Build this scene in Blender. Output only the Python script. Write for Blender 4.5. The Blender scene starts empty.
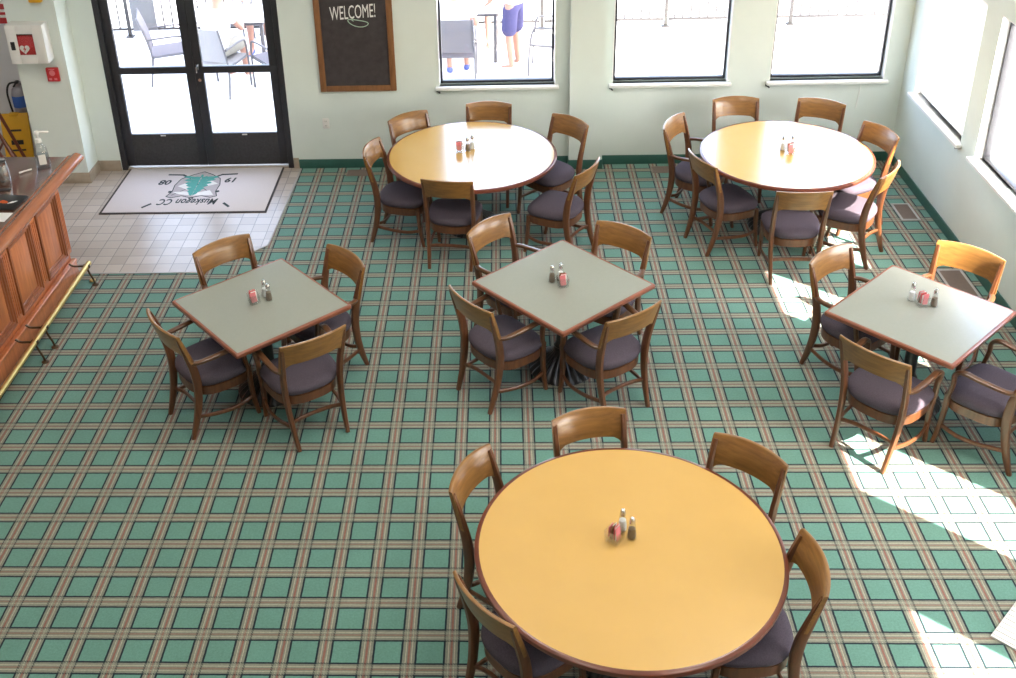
import bpy, bmesh, math, random
from mathutils import Vector, Matrix
random.seed(7)
PI = math.pi
C = bpy.context.scene.collection
scene = bpy.context.scene

# ------------------------------------------------------------------ helpers
def lin(r, g, b):
    f = lambda c: (c/255/12.92) if c/255 <= .04045 else ((c/255+.055)/1.055)**2.4
    return (f(r), f(g), f(b), 1)

class MB:
    def __init__(s): s.bm = bmesh.new()
    def verts_faces(s, vs, fs):
        v = [s.bm.verts.new(p) for p in vs]
        for f in fs:
            try: s.bm.faces.new([v[i] for i in f])
            except ValueError: pass
        return v
    def box(s, c, d, rot=None, bev=0, seg=2):
        t = bmesh.new()
        bmesh.ops.create_cube(t, size=1)
        for v in t.verts: v.co = Vector((v.co.x*d[0], v.co.y*d[1], v.co.z*d[2]))
        if bev: bmesh.ops.bevel(t, geom=list(t.edges), offset=bev, segments=seg, affect='EDGES', profile=.5)
        M = Matrix.Translation(c) @ (rot.to_4x4() if rot else Matrix.Identity(4))
        s.add(t, M); return s
    def add(s, t, M=Matrix.Identity(4)):
        m = {}
        for v in t.verts: m[v] = s.bm.verts.new(M @ v.co)
        for f in t.faces:
            try: s.bm.faces.new([m[v] for v in f.verts])
            except ValueError: pass
        t.free()
    def loft(s, loops, cap=True, closed=False):
        n = len(loops[0]); rows = [[s.bm.verts.new(p) for p in L] for L in loops]
        R = len(rows)
        for i in range(R if closed else R-1):
            a, b = rows[i], rows[(i+1) % R]
            for j in range(n):
                k = (j+1) % n
                s.bm.faces.new([a[j], a[k], b[k], b[j]])
        if cap and not closed:
            s.bm.faces.new(rows[0][::-1]); s.bm.faces.new(rows[-1])
        return s
    def sweep(s, pts, sec, ref=(1, 0, 0), n=8, smooth=0, closed=False, cap=True):
        """sec(i/len) -> (half width along ref, half depth) ; rounded section"""
        pts = [Vector(p) for p in pts]
        if smooth: pts = spline(pts, smooth, closed)
        ref = Vector(ref); loops = []; N = len(pts)
        for i, p in enumerate(pts):
            if closed: t = pts[(i+1) % N]-pts[i-1]
            else: t = pts[min(i+1, N-1)]-pts[max(i-1, 0)]
            t.normalize()
            a = ref-t*ref.dot(t)
            if a.length < 1e-4: a = t.orthogonal()
            a.normalize(); b = t.cross(a)
            w, d = sec(i/max(1, N-1)) if callable(sec) else sec
            L = []
            for k in range(n):
                q = 2*PI*(k+.5)/n
                cx, cy = math.cos(q), math.sin(q)
                e = .55
                L.append(p+a*w*math.copysign(abs(cx)**e, cx)+b*d*math.copysign(abs(cy)**e, cy))
            loops.append(L)
        s.loft(loops, cap, closed); return s
    def tube(s, pts, r, n=8, smooth=0, closed=False):
        pts = [Vector(p) for p in pts]
        if smooth: pts = spline(pts, smooth, closed)
        N = len(pts); loops = []; prev = None
        for i, p in enumerate(pts):
            if closed: t = pts[(i+1) % N]-pts[i-1]
            else: t = pts[min(i+1, N-1)]-pts[max(i-1, 0)]
            t.normalize()
            a = t.orthogonal() if prev is None else prev-t*prev.dot(t)
            a.normalize(); prev = a; b = t.cross(a)
            rr = r(i/max(1, N-1)) if callable(r) else r
            loops.append([p+(a*math.cos(2*PI*k/n)+b*math.sin(2*PI*k/n))*rr for k in range(n)])
        s.loft(loops, True, closed); return s
    def lathe(s, prof, n=32, c=(0, 0, 0), mod=None):
        loops = []
        for r, z in prof:
            L = []
            for k in range(n):
                q = 2*PI*k/n; rr = mod(r, z, q) if mod else r
                L.append(Vector((c[0]+rr*math.cos(q), c[1]+rr*math.sin(q), c[2]+z)))
            loops.append(L)
        s.loft(loops); return s
    def prism(s, poly, z0, z1):
        s.loft([[Vector((x, y, z0)) for x, y in poly], [Vector((x, y, z1)) for x, y in poly]]); return s
    def build(s, name, mat, parent=None, ang=38):
        bm = s.bm
        bmesh.ops.recalc_face_normals(bm, faces=bm.faces)
        th = math.radians(ang)
        for e in bm.edges:
            e.smooth = len(e.link_faces) == 2 and e.calc_face_angle(0) < th
        for f in bm.faces: f.smooth = True
        me = bpy.data.meshes.new(name); bm.to_mesh(me); bm.free()
        me.materials.append(mat)
        o = bpy.data.objects.new(name, me); C.objects.link(o)
        if parent: o.parent = parent
        return o

def spline(P, k, closed=False):
    out = []; n = len(P)
    rng = range(n) if closed else range(n-1)
    for i in rng:
        if closed: p0, p1, p2, p3 = P[i-1], P[i], P[(i+1) % n], P[(i+2) % n]
        else: p0, p1, p2, p3 = P[max(i-1, 0)], P[i], P[i+1], P[min(i+2, n-1)]
        for j in range(k):
            t = j/k
            out.append(.5*((2*p1)+(p2-p0)*t+(2*p0-5*p1+4*p2-p3)*t*t+(3*p1-p0-3*p2+p3)*t**3))
    if not closed: out.append(P[-1].copy())
    return out

def tag(o, label, cat, group=None, kind=None):
    o['label'] = label; o['category'] = cat
    if group: o['group'] = group
    if kind: o['kind'] = kind
    return o
def thing(name, label, cat, loc=(0, 0, 0), rz=0, group=None):
    o = bpy.data.objects.new(name, None); o.empty_display_size = .1
    C.objects.link(o); o.location = loc; o.rotation_euler = (0, 0, rz)
    return tag(o, label, cat, group)
def struct(o):
    o['kind'] = 'structure'; return o
def copy_tree(o, parent=None):
    c = o.copy(); C.objects.link(c)
    if parent: c.parent = parent
    for ch in list(o.children): copy_tree(ch, c)
    return c

# ------------------------------------------------------------------ materials
def newmat(name):
    m = bpy.data.materials.new(name); m.use_nodes = True
    nt = m.node_tree; b = nt.nodes['Principled BSDF']
    return m, nt, b
def nmath(nt, op, a, b=None, clamp=False):
    n = nt.nodes.new('ShaderNodeMath'); n.operation = op; n.use_clamp = clamp
    for i, x in enumerate((a, b)):
        if x is None: continue
        if isinstance(x, (int, float)): n.inputs[i].default_value = x
        else: nt.links.new(x, n.inputs[i])
    return n.outputs[0]
def nmix(nt, fac, a, b, mode='MIX'):
    n = nt.nodes.new('ShaderNodeMix'); n.data_type = 'RGBA'; n.blend_type = mode
    for i, x in ((0, fac), (6, a), (7, b)):
        if isinstance(x, (int, float)): n.inputs[i].default_value = x
        elif isinstance(x, tuple): n.inputs[i].default_value = x
        else: nt.links.new(x, n.inputs[i])
    return n.outputs[2]
def nnoise(nt, scale, vec=None, detail=3, rough=.5):
    n = nt.nodes.new('ShaderNodeTexNoise'); n.inputs['Scale'].default_value = scale
    n.inputs['Detail'].default_value = detail; n.inputs['Roughness'].default_value = rough
    if vec is not None: nt.links.new(vec, n.inputs['Vector'])
    return n.outputs['Fac']
def ncoord(nt, scale=(1, 1, 1), kind='Object'):
    t = nt.nodes.new('ShaderNodeTexCoord'); m = nt.nodes.new('ShaderNodeMapping')
    m.inputs['Scale'].default_value = scale
    nt.links.new(t.outputs[kind], m.inputs['Vector']); return m.outputs[0]
def nbump(nt, b, h, strength=.2, dist=.002):
    n = nt.nodes.new('ShaderNodeBump'); n.inputs['Strength'].default_value = strength
    n.inputs['Distance'].default_value = dist
    nt.links.new(h, n.inputs['Height']); nt.links.new(n.outputs[0], b.inputs['Normal'])
def simple(name, col, rough=.5, metal=0, var=.12, scale=20, spec=.5, bump=0, coat=0):
    m, nt, b = newmat(name)
    f = nnoise(nt, scale, ncoord(nt))
    d = tuple(c*(1-var) for c in col[:3])+(1,); l = tuple(min(1, c*(1+var)) for c in col[:3])+(1,)
    nt.links.new(nmix(nt, f, d, l), b.inputs['Base Color'])
    b.inputs['Roughness'].default_value = rough; b.inputs['Metallic'].default_value = metal
    b.inputs['Specular IOR Level'].default_value = spec; b.inputs['Coat Weight'].default_value = coat
    b.inputs['Coat Roughness'].default_value = .2
    if bump: nbump(nt, b, f, bump)
    return m
def wood(name, dark, light, rough=.35, stretch=(6, 60, 60), coat=.3):
    m, nt, b = newmat(name)
    v = ncoord(nt, stretch)
    f = nnoise(nt, 1.0, v, 4, .6)
    g = nnoise(nt, 4.0, ncoord(nt), 2)
    r = nt.nodes.new('ShaderNodeValToRGB'); r.color_ramp.elements[0].position = .3; r.color_ramp.elements[1].position = .72
    r.color_ramp.elements[0].color = dark; r.color_ramp.elements[1].color = light
    nt.links.new(nmath(nt, 'ADD', nmath(nt, 'MULTIPLY', f, .7), nmath(nt, 'MULTIPLY', g, .3)), r.inputs[0])
    nt.links.new(r.outputs[0], b.inputs['Base Color'])
    b.inputs['Roughness'].default_value = rough
    b.inputs['Coat Weight'].default_value = coat; b.inputs['Coat Roughness'].default_value = .15
    return m
def glassy(name, tint=(1, 1, 1, 1), refl=.06, rough=.0):
    m = bpy.data.materials.new(name); m.use_nodes = True; nt = m.node_tree; nt.nodes.clear()
    o = nt.nodes.new('ShaderNodeOutputMaterial'); t = nt.nodes.new('ShaderNodeBsdfTransparent'); t.inputs[0].default_value = tint
    g = nt.nodes.new('ShaderNodeBsdfGlossy'); g.inputs['Roughness'].default_value = rough
    x = nt.nodes.new('ShaderNodeMixShader')
    lw = nt.nodes.new('ShaderNodeLayerWeight'); lw.inputs['Blend'].default_value = .5
    nt.links.new(nmath(nt, 'ADD', refl, nmath(nt, 'MULTIPLY', nmath(nt, 'POWER', lw.outputs['Facing'], 5), .7), True), x.inputs[0])
    nt.links.new(t.outputs[0], x.inputs[1]); nt.links.new(g.outputs[0], x.inputs[2]); nt.links.new(x.outputs[0], o.inputs[0])
    return m

GP = .238            # period of the tartan
def carpet():
    m, nt, b = newmat('tartan_carpet')
    tc = nt.nodes.new('ShaderNodeTexCoord'); sp = nt.nodes.new('ShaderNodeSeparateXYZ')
    nt.links.new(tc.outputs['Object'], sp.inputs[0])
    nz = nnoise(nt, 30, tc.outputs['Object'], 2)
    wob = nmath(nt, 'MULTIPLY', nmath(nt, 'SUBTRACT', nz, .5), .004)
    green = (.130, .280, .232, 1); taupe = (.220, .230, .185, 1); dark = (.012, .024, .034, 1); cream = (.40, .395, .305, 1); red = (.26, .125, .098, 1)
    def band(ax):
        x = nmath(nt, 'ADD', sp.outputs[ax], wob)
        f = nmath(nt, 'FRACT', nmath(nt, 'ADD', nmath(nt, 'DIVIDE', x, GP), 100.5))
        d = nmath(nt, 'ABSOLUTE', nmath(nt, 'SUBTRACT', f, .5))
        r = nt.nodes.new('ShaderNodeValToRGB'); r.color_ramp.interpolation = 'CONSTANT'
        e = r.color_ramp.elements
        e[0].position = 0; e[0].color = red if ax == 0 else (.235, .165, .13, 1); e[1].position = .024; e[1].color = taupe
        for p, c in ((.058, cream), (.080, taupe), (.143, dark), (.192, green)):
            k = e.new(p); k.color = c
        nt.links.new(d, r.inputs[0])
        return r.outputs[0], nmath(nt, 'LESS_THAN', d, .192)
    cx, mx = band(0); cy, my = band(1)
    # woven look where the two bands cross: short alternating dashes of warp and weft
    wx = nmath(nt, 'MODULO', nmath(nt, 'FLOOR', nmath(nt, 'MULTIPLY', nmath(nt, 'ADD', nmath(nt, 'ADD', sp.outputs[0], sp.outputs[1]), 60), 1/.0075)), 2)
    both = nmath(nt, 'MULTIPLY', mx, my)
    onlyy = nmix(nt, my, green, cy)
    a = nmix(nt, mx, onlyy, cx)
    fac = nmath(nt, 'ADD', .25, nmath(nt, 'MULTIPLY', wx, .5))
    w = nmix(nt, fac, cx, cy)
    col = nmix(nt, both, a, w)
    n1 = nnoise(nt, 240, tc.outputs['Object'], 2, .7); n2 = nnoise(nt, 2.2, tc.outputs['Object'], 4, .6)
    n3 = nnoise(nt, 75, tc.outputs['Object'], 3, .75)
    k = nmath(nt, 'ADD', .22, nmath(nt, 'ADD', nmath(nt, 'MULTIPLY', n3, .75), nmath(nt, 'ADD', nmath(nt, 'MULTIPLY', n1, .45), nmath(nt, 'MULTIPLY', n2, .32))))
    cb = nt.nodes.new('ShaderNodeCombineColor')
    for i in range(3): nt.links.new(k, cb.inputs[i])
    nt.links.new(nmix(nt, 1.0, col, cb.outputs[0], 'MULTIPLY'), b.inputs['Base Color'])
    b.inputs['Roughness'].default_value = .95; b.inputs['Specular IOR Level'].default_value = .15
    b.inputs['Sheen Weight'].default_value = .15
    nbump(nt, b, n1, .35, .004)
    return m
def tiles():
    m, nt, b = newmat('entrance_tile')
    tc = nt.nodes.new('ShaderNodeTexCoord'); sp = nt.nodes.new('ShaderNodeSeparateXYZ')
    nt.links.new(tc.outputs['Object'], sp.inputs[0]); T = .152
    gs = []; fl = []
    for ax in (0, 1):
        x = nmath(nt, 'ADD', nmath(nt, 'DIVIDE', sp.outputs[ax], T), 100.2 if ax == 0 else 100.55)
        f = nmath(nt, 'FRACT', x); d = nmath(nt, 'ABSOLUTE', nmath(nt, 'SUBTRACT', f, .5))
        gs.append(nmath(nt, 'GREATER_THAN', d, .475)); fl.append(nmath(nt, 'FLOOR', x))
    g = nmath(nt, 'MAXIMUM', gs[0], gs[1])
    cb = nt.nodes.new('ShaderNodeCombineXYZ'); nt.links.new(fl[0], cb.inputs[0]); nt.links.new(fl[1], cb.inputs[1])
    wn = nt.nodes.new('ShaderNodeTexWhiteNoise'); nt.links.new(cb.outputs[0], wn.inputs['Vector'])
    c = nmix(nt, wn.outputs['Value'], (.43, .36, .31, 1), (.56, .49, .44, 1))
    n = nnoise(nt, 25, tc.outputs['Object'], 3)
    c = nmix(nt, nmath(nt, 'MULTIPLY', n, .3), c, (.40, .34, .30, 1))
    nt.links.new(nmix(nt, g, c, (.24, .215, .20, 1)), b.inputs['Base Color'])
    b.inputs['Roughness'].default_value = .32
    nbump(nt, b, nmath(nt, 'SUBTRACT', 1, g), .5, .002)
    return m

M = {}
M['carpet'] = carpet(); M['tile'] = tiles()
M['wall'] = simple('mint_wall_paint', (.69, .755, .715, 1), .85, var=.03, scale=6, bump=.04)
M['wall_pale'] = simple('pale_wall_paint', (.70, .70, .72, 1), .85, var=.03, scale=6)
M['ceiling'] = simple('ceiling_paint', (.78, .77, .73, 1), .9, var=.02, scale=4)
M['white'] = simple('white_paint', (.82, .82, .80, 1), .45, var=.03, scale=8)
M['base'] = simple('green_rubber_base', (.035, .12, .095, 1), .5, var=.15, scale=9)
M['stone'] = simple('stone_base_tile', (.36, .30, .235, 1), .5, var=.2, scale=18)
M['bronze'] = simple('dark_bronze_aluminium', (.035, .036, .042, 1), .4, .3, var=.15, scale=15)
M['kick'] = simple('scuffed_kick_plate', (.045, .045, .048, 1), .5, .2, var=.5, scale=40)
m, nt, b = newmat('shade_cloth'); tr = nt.nodes.new('ShaderNodeBsdfTranslucent'); tr.inputs[0].default_value = (.75, .75, .74, 1)
ms = nt.nodes.new('ShaderNodeMixShader'); ms.inputs[0].default_value = .6; b.inputs['Roughness'].default_value = .9
nt.links.new(nmix(nt, nnoise(nt, 200, ncoord(nt)), (.74, .74, .73, 1), (.82, .82, .81, 1)), b.inputs['Base Color'])
nt.links.new(b.outputs[0], ms.inputs[1]); nt.links.new(tr.outputs[0], ms.inputs[2]); nt.links.new(ms.outputs[0], nt.nodes['Material Output'].inputs[0])
M['shade'] = m
M['glass'] = glassy('window_glass', refl=.03)
M['crest'] = wood('honey_wood', (.145, .062, .015, 1), (.325, .152, .037, 1), .3, (4, 50, 40))
M['frame'] = wood('brown_wood', (.075, .025, .010, 1), (.175, .062, .022, 1), .35, (40, 40, 5))
M['arm'] = wood('dark_arm_wood', (.065, .026, .011, 1), (.15, .062, .024, 1), .3, (40, 6, 40))
M['fabric'] = simple('purple_grey_fabric', (.082, .066, .084, 1), .95, var=.45, scale=160, spec=.2, bump=.3)
M['amber'] = simple('amber_laminate', (.665, .405, .122, 1), .22, var=.04, scale=5, spec=.9, coat=.5)
M['grey'] = simple('grey_laminate', (.305, .315, .275, 1), .2, var=.04, scale=60, spec=.8, coat=.3)
M['edge'] = wood('mahogany_edge', (.10, .022, .012, 1), (.20, .052, .026, 1), .3, (8, 8, 60))
M['edge_red'] = wood('cherry_edge', (.19, .050, .022, 1), (.32, .095, .045, 1), .3, (8, 8, 60))
M['iron'] = simple('black_cast_iron', (.012, .012, .014, 1), .28, .2, var=.3, scale=30, spec=.7)
M['bar'] = wood('bar_mahogany', (.42, .118, .036, 1), (.70, .24, .082, 1), .35, (30, 30, 3))
M['bar_dark'] = wood('bar_dark_mahogany', (.22, .062, .022, 1), (.42, .135, .052, 1), .35, (30, 30, 3))
M['bartop'] = wood('bar_top_wood', (.085, .038, .026, 1), (.16, .075, .052, 1), .18, (5, 50, 50), .6)
M['nosing'] = wood('bar_nosing', (.28, .085, .034, 1), (.48, .165, .070, 1), .18, (40, 3, 40), .6)
M['brass'] = simple('polished_brass', (.76, .56, .22, 1), .4, 1, var=.02, scale=3)
M['iron_brown'] = simple('bracket_bronze', (.11, .07, .04, 1), .4, .7, var=.2)
M['mat'] = simple('pale_mat_pile', (.66, .60, .60, 1), .95, var=.06, scale=120, bump=.2)
M['mat_edge'] = simple('mat_rubber_edge', (.045, .035, .035, 1), .7)
M['ink_teal'] = simple('teal_print', (.09, .36, .32, 1), .9, var=.2, scale=60)
M['ink_dark'] = simple('charcoal_print', (.035, .05, .055, 1), .9)
M['ink_white'] = simple('white_print', (.78, .76, .74, 1), .9)
M['ink_grey'] = simple('grey_lilac_print', (.46, .41, .42, 1), .9)
M['slate'] = simple('chalkboard_slate', (.042, .034, .036, 1), .8, var=.5, scale=14)
M['chalk'] = simple('white_chalk', (.78, .78, .75, 1), .95, var=.25, scale=90)
M['chalk_green'] = simple('green_chalk', (.40, .55, .42, 1), .95, var=.25, scale=90)
M['boardframe'] = wood('chalkboard_frame_wood', (.15, .060, .020, 1), (.27, .12, .042, 1), .5, (40, 40, 6), 0)
M['register'] = simple('vent_grille_brown', (.24, .19, .165, 1), .5, .1)
M['register_frame'] = simple('vent_frame_grey', (.42, .40, .39, 1), .5)
M['plastic_white'] = simple('white_plastic', (.80, .79, .76, 1), .35, var=.03)
M['red'] = simple('red_plastic', (.52, .02, .025, 1), .4, var=.1)
M['red_bag'] = simple('red_case_fabric', (.50, .025, .03, 1), .6, var=.15)
M['black'] = simple('black_plastic', (.015, .015, .016, 1), .45)
M['yellow'] = simple('yellow_plastic', (.78, .42, .02, 1), .4, var=.06)
M['steel'] = simple('brushed_steel', (.62, .62, .63, 1), .25, 1, var=.06)
M['silver'] = simple('silver_cylinder_paint', (.38, .36, .40, 1), .35, .5)
M['blue'] = simple('blue_label', (.05, .15, .55, 1), .6)
M['clear'] = glassy('clear_plastic', (.90, .92, .93, 1), .12, .05)
M['crystal'] = glassy('clear_glassware', (.96, .97, .97, 1), .12, .05)
M['gel'] = glassy('sanitizer_gel', (.86, .89, .92, 1), .10, .1)
M['paper'] = simple('white_paper', (.80, .80, .80, 1), .8, var=.02)
M['orange'] = simple('orange_print', (.80, .14, .03, 1), .7)
for n, c in (('pink', (.70, .20, .22, 1)), ('white', (.80, .76, .72, 1)), ('red', (.50, .06, .05, 1)), ('brown', (.20, .09, .035, 1))):
    M['packet_'+n] = simple('packet_paper_'+n, c, .7)
M['salt'] = simple('salt_grains', (.80, .80, .78, 1), .9)
M['pepper'] = simple('pepper_grains', (.17, .125, .085, 1), .9, var=.5, scale=300)
M['deck'] = simple('pale_concrete', (.70, .68, .66, 1), .9, var=.05, scale=3)
M['sling'] = simple('grey_sling_mesh', (.13, .115, .125, 1), .8, var=.15, scale=120)
M['sling_pale'] = simple('pale_sling_mesh', (.30, .28, .28, 1), .8, var=.08, scale=120)
M['patio_metal'] = simple('patio_frame_metal', (.13, .12, .125, 1), .45, .4)
M['patio_table'] = simple('patio_table_white', (.78, .76, .74, 1), .5)
M['rail_metal'] = simple('railing_metal', (.03, .028, .028, 1), .5, .3)
M['skin'] = simple('skin', (.40, .20, .14, 1), .5, var=.08, scale=20)
M['shirt_white'] = simple('white_shirt_cotton', (.80, .80, .80, 1), .9, var=.03)
M['shirt_navy'] = simple('navy_shirt_cotton', (.06, .07, .25, 1), .9)
M['shorts_navy'] = simple('navy_shorts_cotton', (.055, .048, .125, 1), .9)
M['shorts_khaki'] = simple('khaki_shorts_cotton', (.26, .235, .19, 1), .9)
M['shoe_blue'] = simple('blue_shoe', (.07, .10, .34, 1), .6)
M['shoe_white'] = simple('white_shoe', (.75, .75, .75, 1), .6)
M['hair'] = simple('brown_hair', (.06, .035, .02, 1), .6, var=.4, scale=60)
M['eye'] = simple('eye_dark', (.03, .02, .02, 1), .3)
M['cabinet_grey'] = simple('grey_sheet_metal', (.085, .085, .09, 1), .6)

# ------------------------------------------------------------------ room shell
XL, XR, YB, YF, ZC = -5.3, 5.59, 5.635, -7.6, 5.9
TH = .16
def wall_grid(name, along, fixed, t, holes, a0, a1, z1, mat):
    """wall with rectangular holes. along 'x' or 'y'"""
    mb = MB()
    xs = sorted({a0, a1, *[h[0] for h in holes], *[h[1] for h in holes]})
    zs = sorted({0, z1, *[h[2] for h in holes], *[h[3] for h in holes]})
    for i in range(len(xs)-1):
        run = None
        for j in range(len(zs)-1):
            cx, cz = (xs[i]+xs[i+1])/2, (zs[j]+zs[j+1])/2
            if any(h[0] < cx < h[1] and h[2] < cz < h[3] for h in holes): continue
            c, d = (cx, fixed+t/2, cz), (xs[i+1]-xs[i], abs(t), zs[j+1]-zs[j])
            if along == 'y': c, d = (fixed+t/2, cx, cz), (abs(t), xs[i+1]-xs[i], zs[j+1]-zs[j])
            mb.box(c, d)
    bmesh.ops.remove_doubles(mb.bm, verts=mb.bm.verts, dist=1e-5)
    seen = {}
    for f in list(mb.bm.faces):
        k = tuple(round(x, 4) for x in f.calc_center_median())
        if k in seen:
            mb.bm.faces.remove(f); g = seen.pop(k)
            if g.is_valid: mb.bm.faces.remove(g)
        else: seen[k] = f
    return struct(mb.build(name, mat))

HEAD = 2.17
BW = [(.845, 2.05), (2.635, 3.815), (4.24, 5.40)]
RW = [(4.03, 5.29), (2.50, 3.72), (1.02, 1.85), (-1.12, -.28), (-3.25, -1.99)]
holes_b = [(-2.655, -.765, 0, 2.25)]+[(a, b, .915, HEAD) for a, b in BW]
wall_grid('wall_back', 'x', YB, TH, holes_b, -2.95, XR+TH, ZC, M['wall'])
wall_grid('wall_right', 'y', XR, TH, [(a, b, .895, HEAD) for a, b in RW], YF, YB, ZC, M['wall'])
mb = MB(); mb.box((XL-TH/2, (YF+6.1)/2, ZC/2), (TH, 6.1-YF, ZC)); struct(mb.build('wall_left', M['wall_pale']))
mb = MB(); mb.box(((XL+XR)/2, YF-TH/2, ZC/2), (XR-XL+2*TH, TH, ZC)); struct(mb.build('wall_front', M['wall']))
mb = MB(); mb.box((-3.165, (5.33+6.1)/2, ZC/2), (.51, .77, ZC)); struct(mb.build('wall_stub', M['wall']))
mb = MB(); mb.box(((XL-3.51)/2, 6.1+TH/2, ZC/2), (-3.51-XL+.4, TH, ZC)); struct(mb.build('wall_alcove', M['wall_pale']))
mb = MB(); mb.box((2.37, 5.585, ZC/2), (.35, .12, ZC)); struct(mb.build('wall_pilaster', M['wall']))
mb = MB(); mb.box(((XL+XR)/2, (YF+6.1)/2, ZC+.1), (XR-XL+2*TH, 6.1-YF+TH, .2)); struct(mb.build('ceiling', M['ceiling']))
mb = MB(); mb.box(((XL+XR)/2, (YF+YB+TH)/2, -.05), (XR-XL+2*TH, YB+TH-YF, .1)); struct(mb.build('floor', M['carpet']))
mb = MB(); mb.prism([(XL, 2.2), (-2.62, 2.2), (-2.62, 3.41), (-1.245, 3.41), (-.73, 3.91), (-.69, 5.635), (-.765, 5.635), (-.765, 5.79), (-2.655, 5.79), (-2.655, 5.635), (-3.42, 5.635), (-3.42, 6.1), (XL, 6.1)], .0, .004)
struct(mb.build('floor_entrance', M['tile']))
def strip(name, segs, h, t, mat, z0=0):
    mb = MB()
    for (x0, y0), (x1, y1) in segs:
        d = Vector((x1-x0, y1-y0, 0)); L = d.length; a = math.atan2(d.y, d.x)
        mb.box(((x0+x1)/2, (y0+y1)/2, z0+h/2), (L+t*.9, t, h), Matrix.Rotation(a, 3, 'Z'), bev=.004)
    return struct(mb.build(name, mat))
strip('baseboard_back', [((-.70, YB-.006), (2.195, YB-.006)), ((2.195, YB-.006), (2.195, 5.52)), ((2.195, 5.519), (2.545, 5.519)), ((2.545, 5.52), (2.545, YB-.006)), ((2.545, YB-.006), (XR, YB-.006))], .105, .012, M['base'])
strip('baseboard_right', [((XR-.006, YB), (XR-.006, YF))], .105, .012, M['base'])
strip('baseboard_entrance', [((-3.42, 5.322), (-2.905, 5.322)), ((-2.902, 5.322), (-2.902, YB)), ((-2.902, YB-.008), (-2.665, YB-.008)), ((-.755, YB-.008), (-.71, YB-.008))], .125, .016, M['stone'])
strip('trim_1', [((-1.245, 3.405), (-.728, 3.906)), ((-.728, 3.906), (-.688, 5.61)), ((-2.6, 3.405), (-1.245, 3.405))], .006, .02, M['register_frame'])

# windows: frame, sill, glass
def window(i, axis, a, b, z0, z1, depth, rec):
    """axis 'x': back wall ; 'y': right wall"""
    base = YB if axis == 'x' else XR
    P = (lambda u, d, z: (u, base+d, z)) if axis == 'x' else (lambda u, d, z: (base+d, u, z))
    S = (lambda du, dd, dz: (du, dd, dz)) if axis == 'x' else (lambda du, dd, dz: (dd, du, dz))
    w = .024
    mb = MB()
    m = (a+b)/2
    for u in (a+w/2+.012, b-w/2-.012): mb.box(P(u, rec, (z0+z1)/2), S(w, .06, z1-z0-.02), bev=.004)
    for z in (z0+w/2+.01, z1-w/2-.01): mb.box(P(m, rec, z), S(b-a-.03, .06, w), bev=.004)
    f = struct(mb.build('window_%d' % i, M['bronze']))
    g = MB(); g.box(P(m, rec, (z0+z1)/2), S(b-a-.06, .006, z1-z0-.06)); g.build('glass_pane', M['glass'], f)
    s = MB(); s.box(P(m, .005, z0-.017), S(b-a+.07, .12, .034), bev=.008); s.box(P(m, rec*.5+.02, z0-.006), S(b-a-.004, rec+.02, .012))
    s.build('window_sill', M['white'], f)
    r = MB()
    for u in (a+.004, b-.004): r.box(P(u, rec*.5-.01, (z0+z1)/2), S(.008, rec-.02, z1-z0))
    r.box(P(m, rec*.5-.01, z1-.004), S(b-a, rec-.02, .008))
    r.build('window_lining', M['white'], f)
for i, (a, b) in enumerate(BW): window(i+1, 'x', a, b, .915, HEAD, .1, .095)
for i, (a, b) in enumerate(RW): window(i+4, 'y', a, b, .895, HEAD, .1, .095)
# small dark hold-down brackets at the sill ends
bp = [('x', .835, .865), ('x', 2.625, .865), ('x', 4.225, .865), ('y', 4.05, .85)]
wl = ['people window beside the chalkboard', 'window just past the wall pilaster', 'corner end window of the back wall', 'first side wall window from the corner']
for (ax, u, z), l in zip(bp, wl):
    mb = MB()
    R = Matrix.Rotation(math.radians(40), 3, 'Y') if ax == 'x' else Matrix.Rotation(math.radians(-40), 3, 'X')
    c = (u, YB-.02, z) if ax == 'x' else (XR-.02, u, z)
    mb.box(c, (.05, .024, .014) if ax == 'x' else (.024, .05, .014), R, bev=.003)
    mb.box((c[0]-.012 if ax == 'x' else c[0]+.008, c[1]+.008 if ax == 'x' else c[1]+.012, c[2]+.008), (.016, .03, .02) if ax == 'x' else (.03, .016, .02), bev=.003)
    tag(mb.build('window_blind_bracket', M['bronze']), 'small dark blind bracket under the sill of the '+l, 'bracket', 'blind brackets under the sills')
sh = thing('window_roller_shade', 'white roller shade drawn down in the side wall window nearest the corner', 'roller shade', (XR+.055, 4.66, 0))
mb = MB(); mb.box((0, 0, 1.52), (.002, 1.19, 1.18)); mb.build('shade_cloth', M['shade'], sh)
mb = MB(); mb.tube([(0, -.60, 2.135), (0, .60, 2.135)], .022, 12); mb.build('shade_roller', M['white'], sh)
mb = MB(); mb.box((0, 0, .925), (.012, 1.19, .022), bev=.003); mb.build('hem_bar', M['white'], sh)
mb = MB()
for k in range(22): mb.box((5.175-.001*k, YB-.012, .875-.0125*k), (.007, .007, .0075), bev=.002, seg=1)
mb.tube([(5.175, YB-.012, .885), (5.153, YB-.012, .60)], .0015, 5)
tag(mb.build('window_blind_chain', M['plastic_white']), 'white beaded blind chain hanging below the sill near the room corner', 'blind chain')

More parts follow.
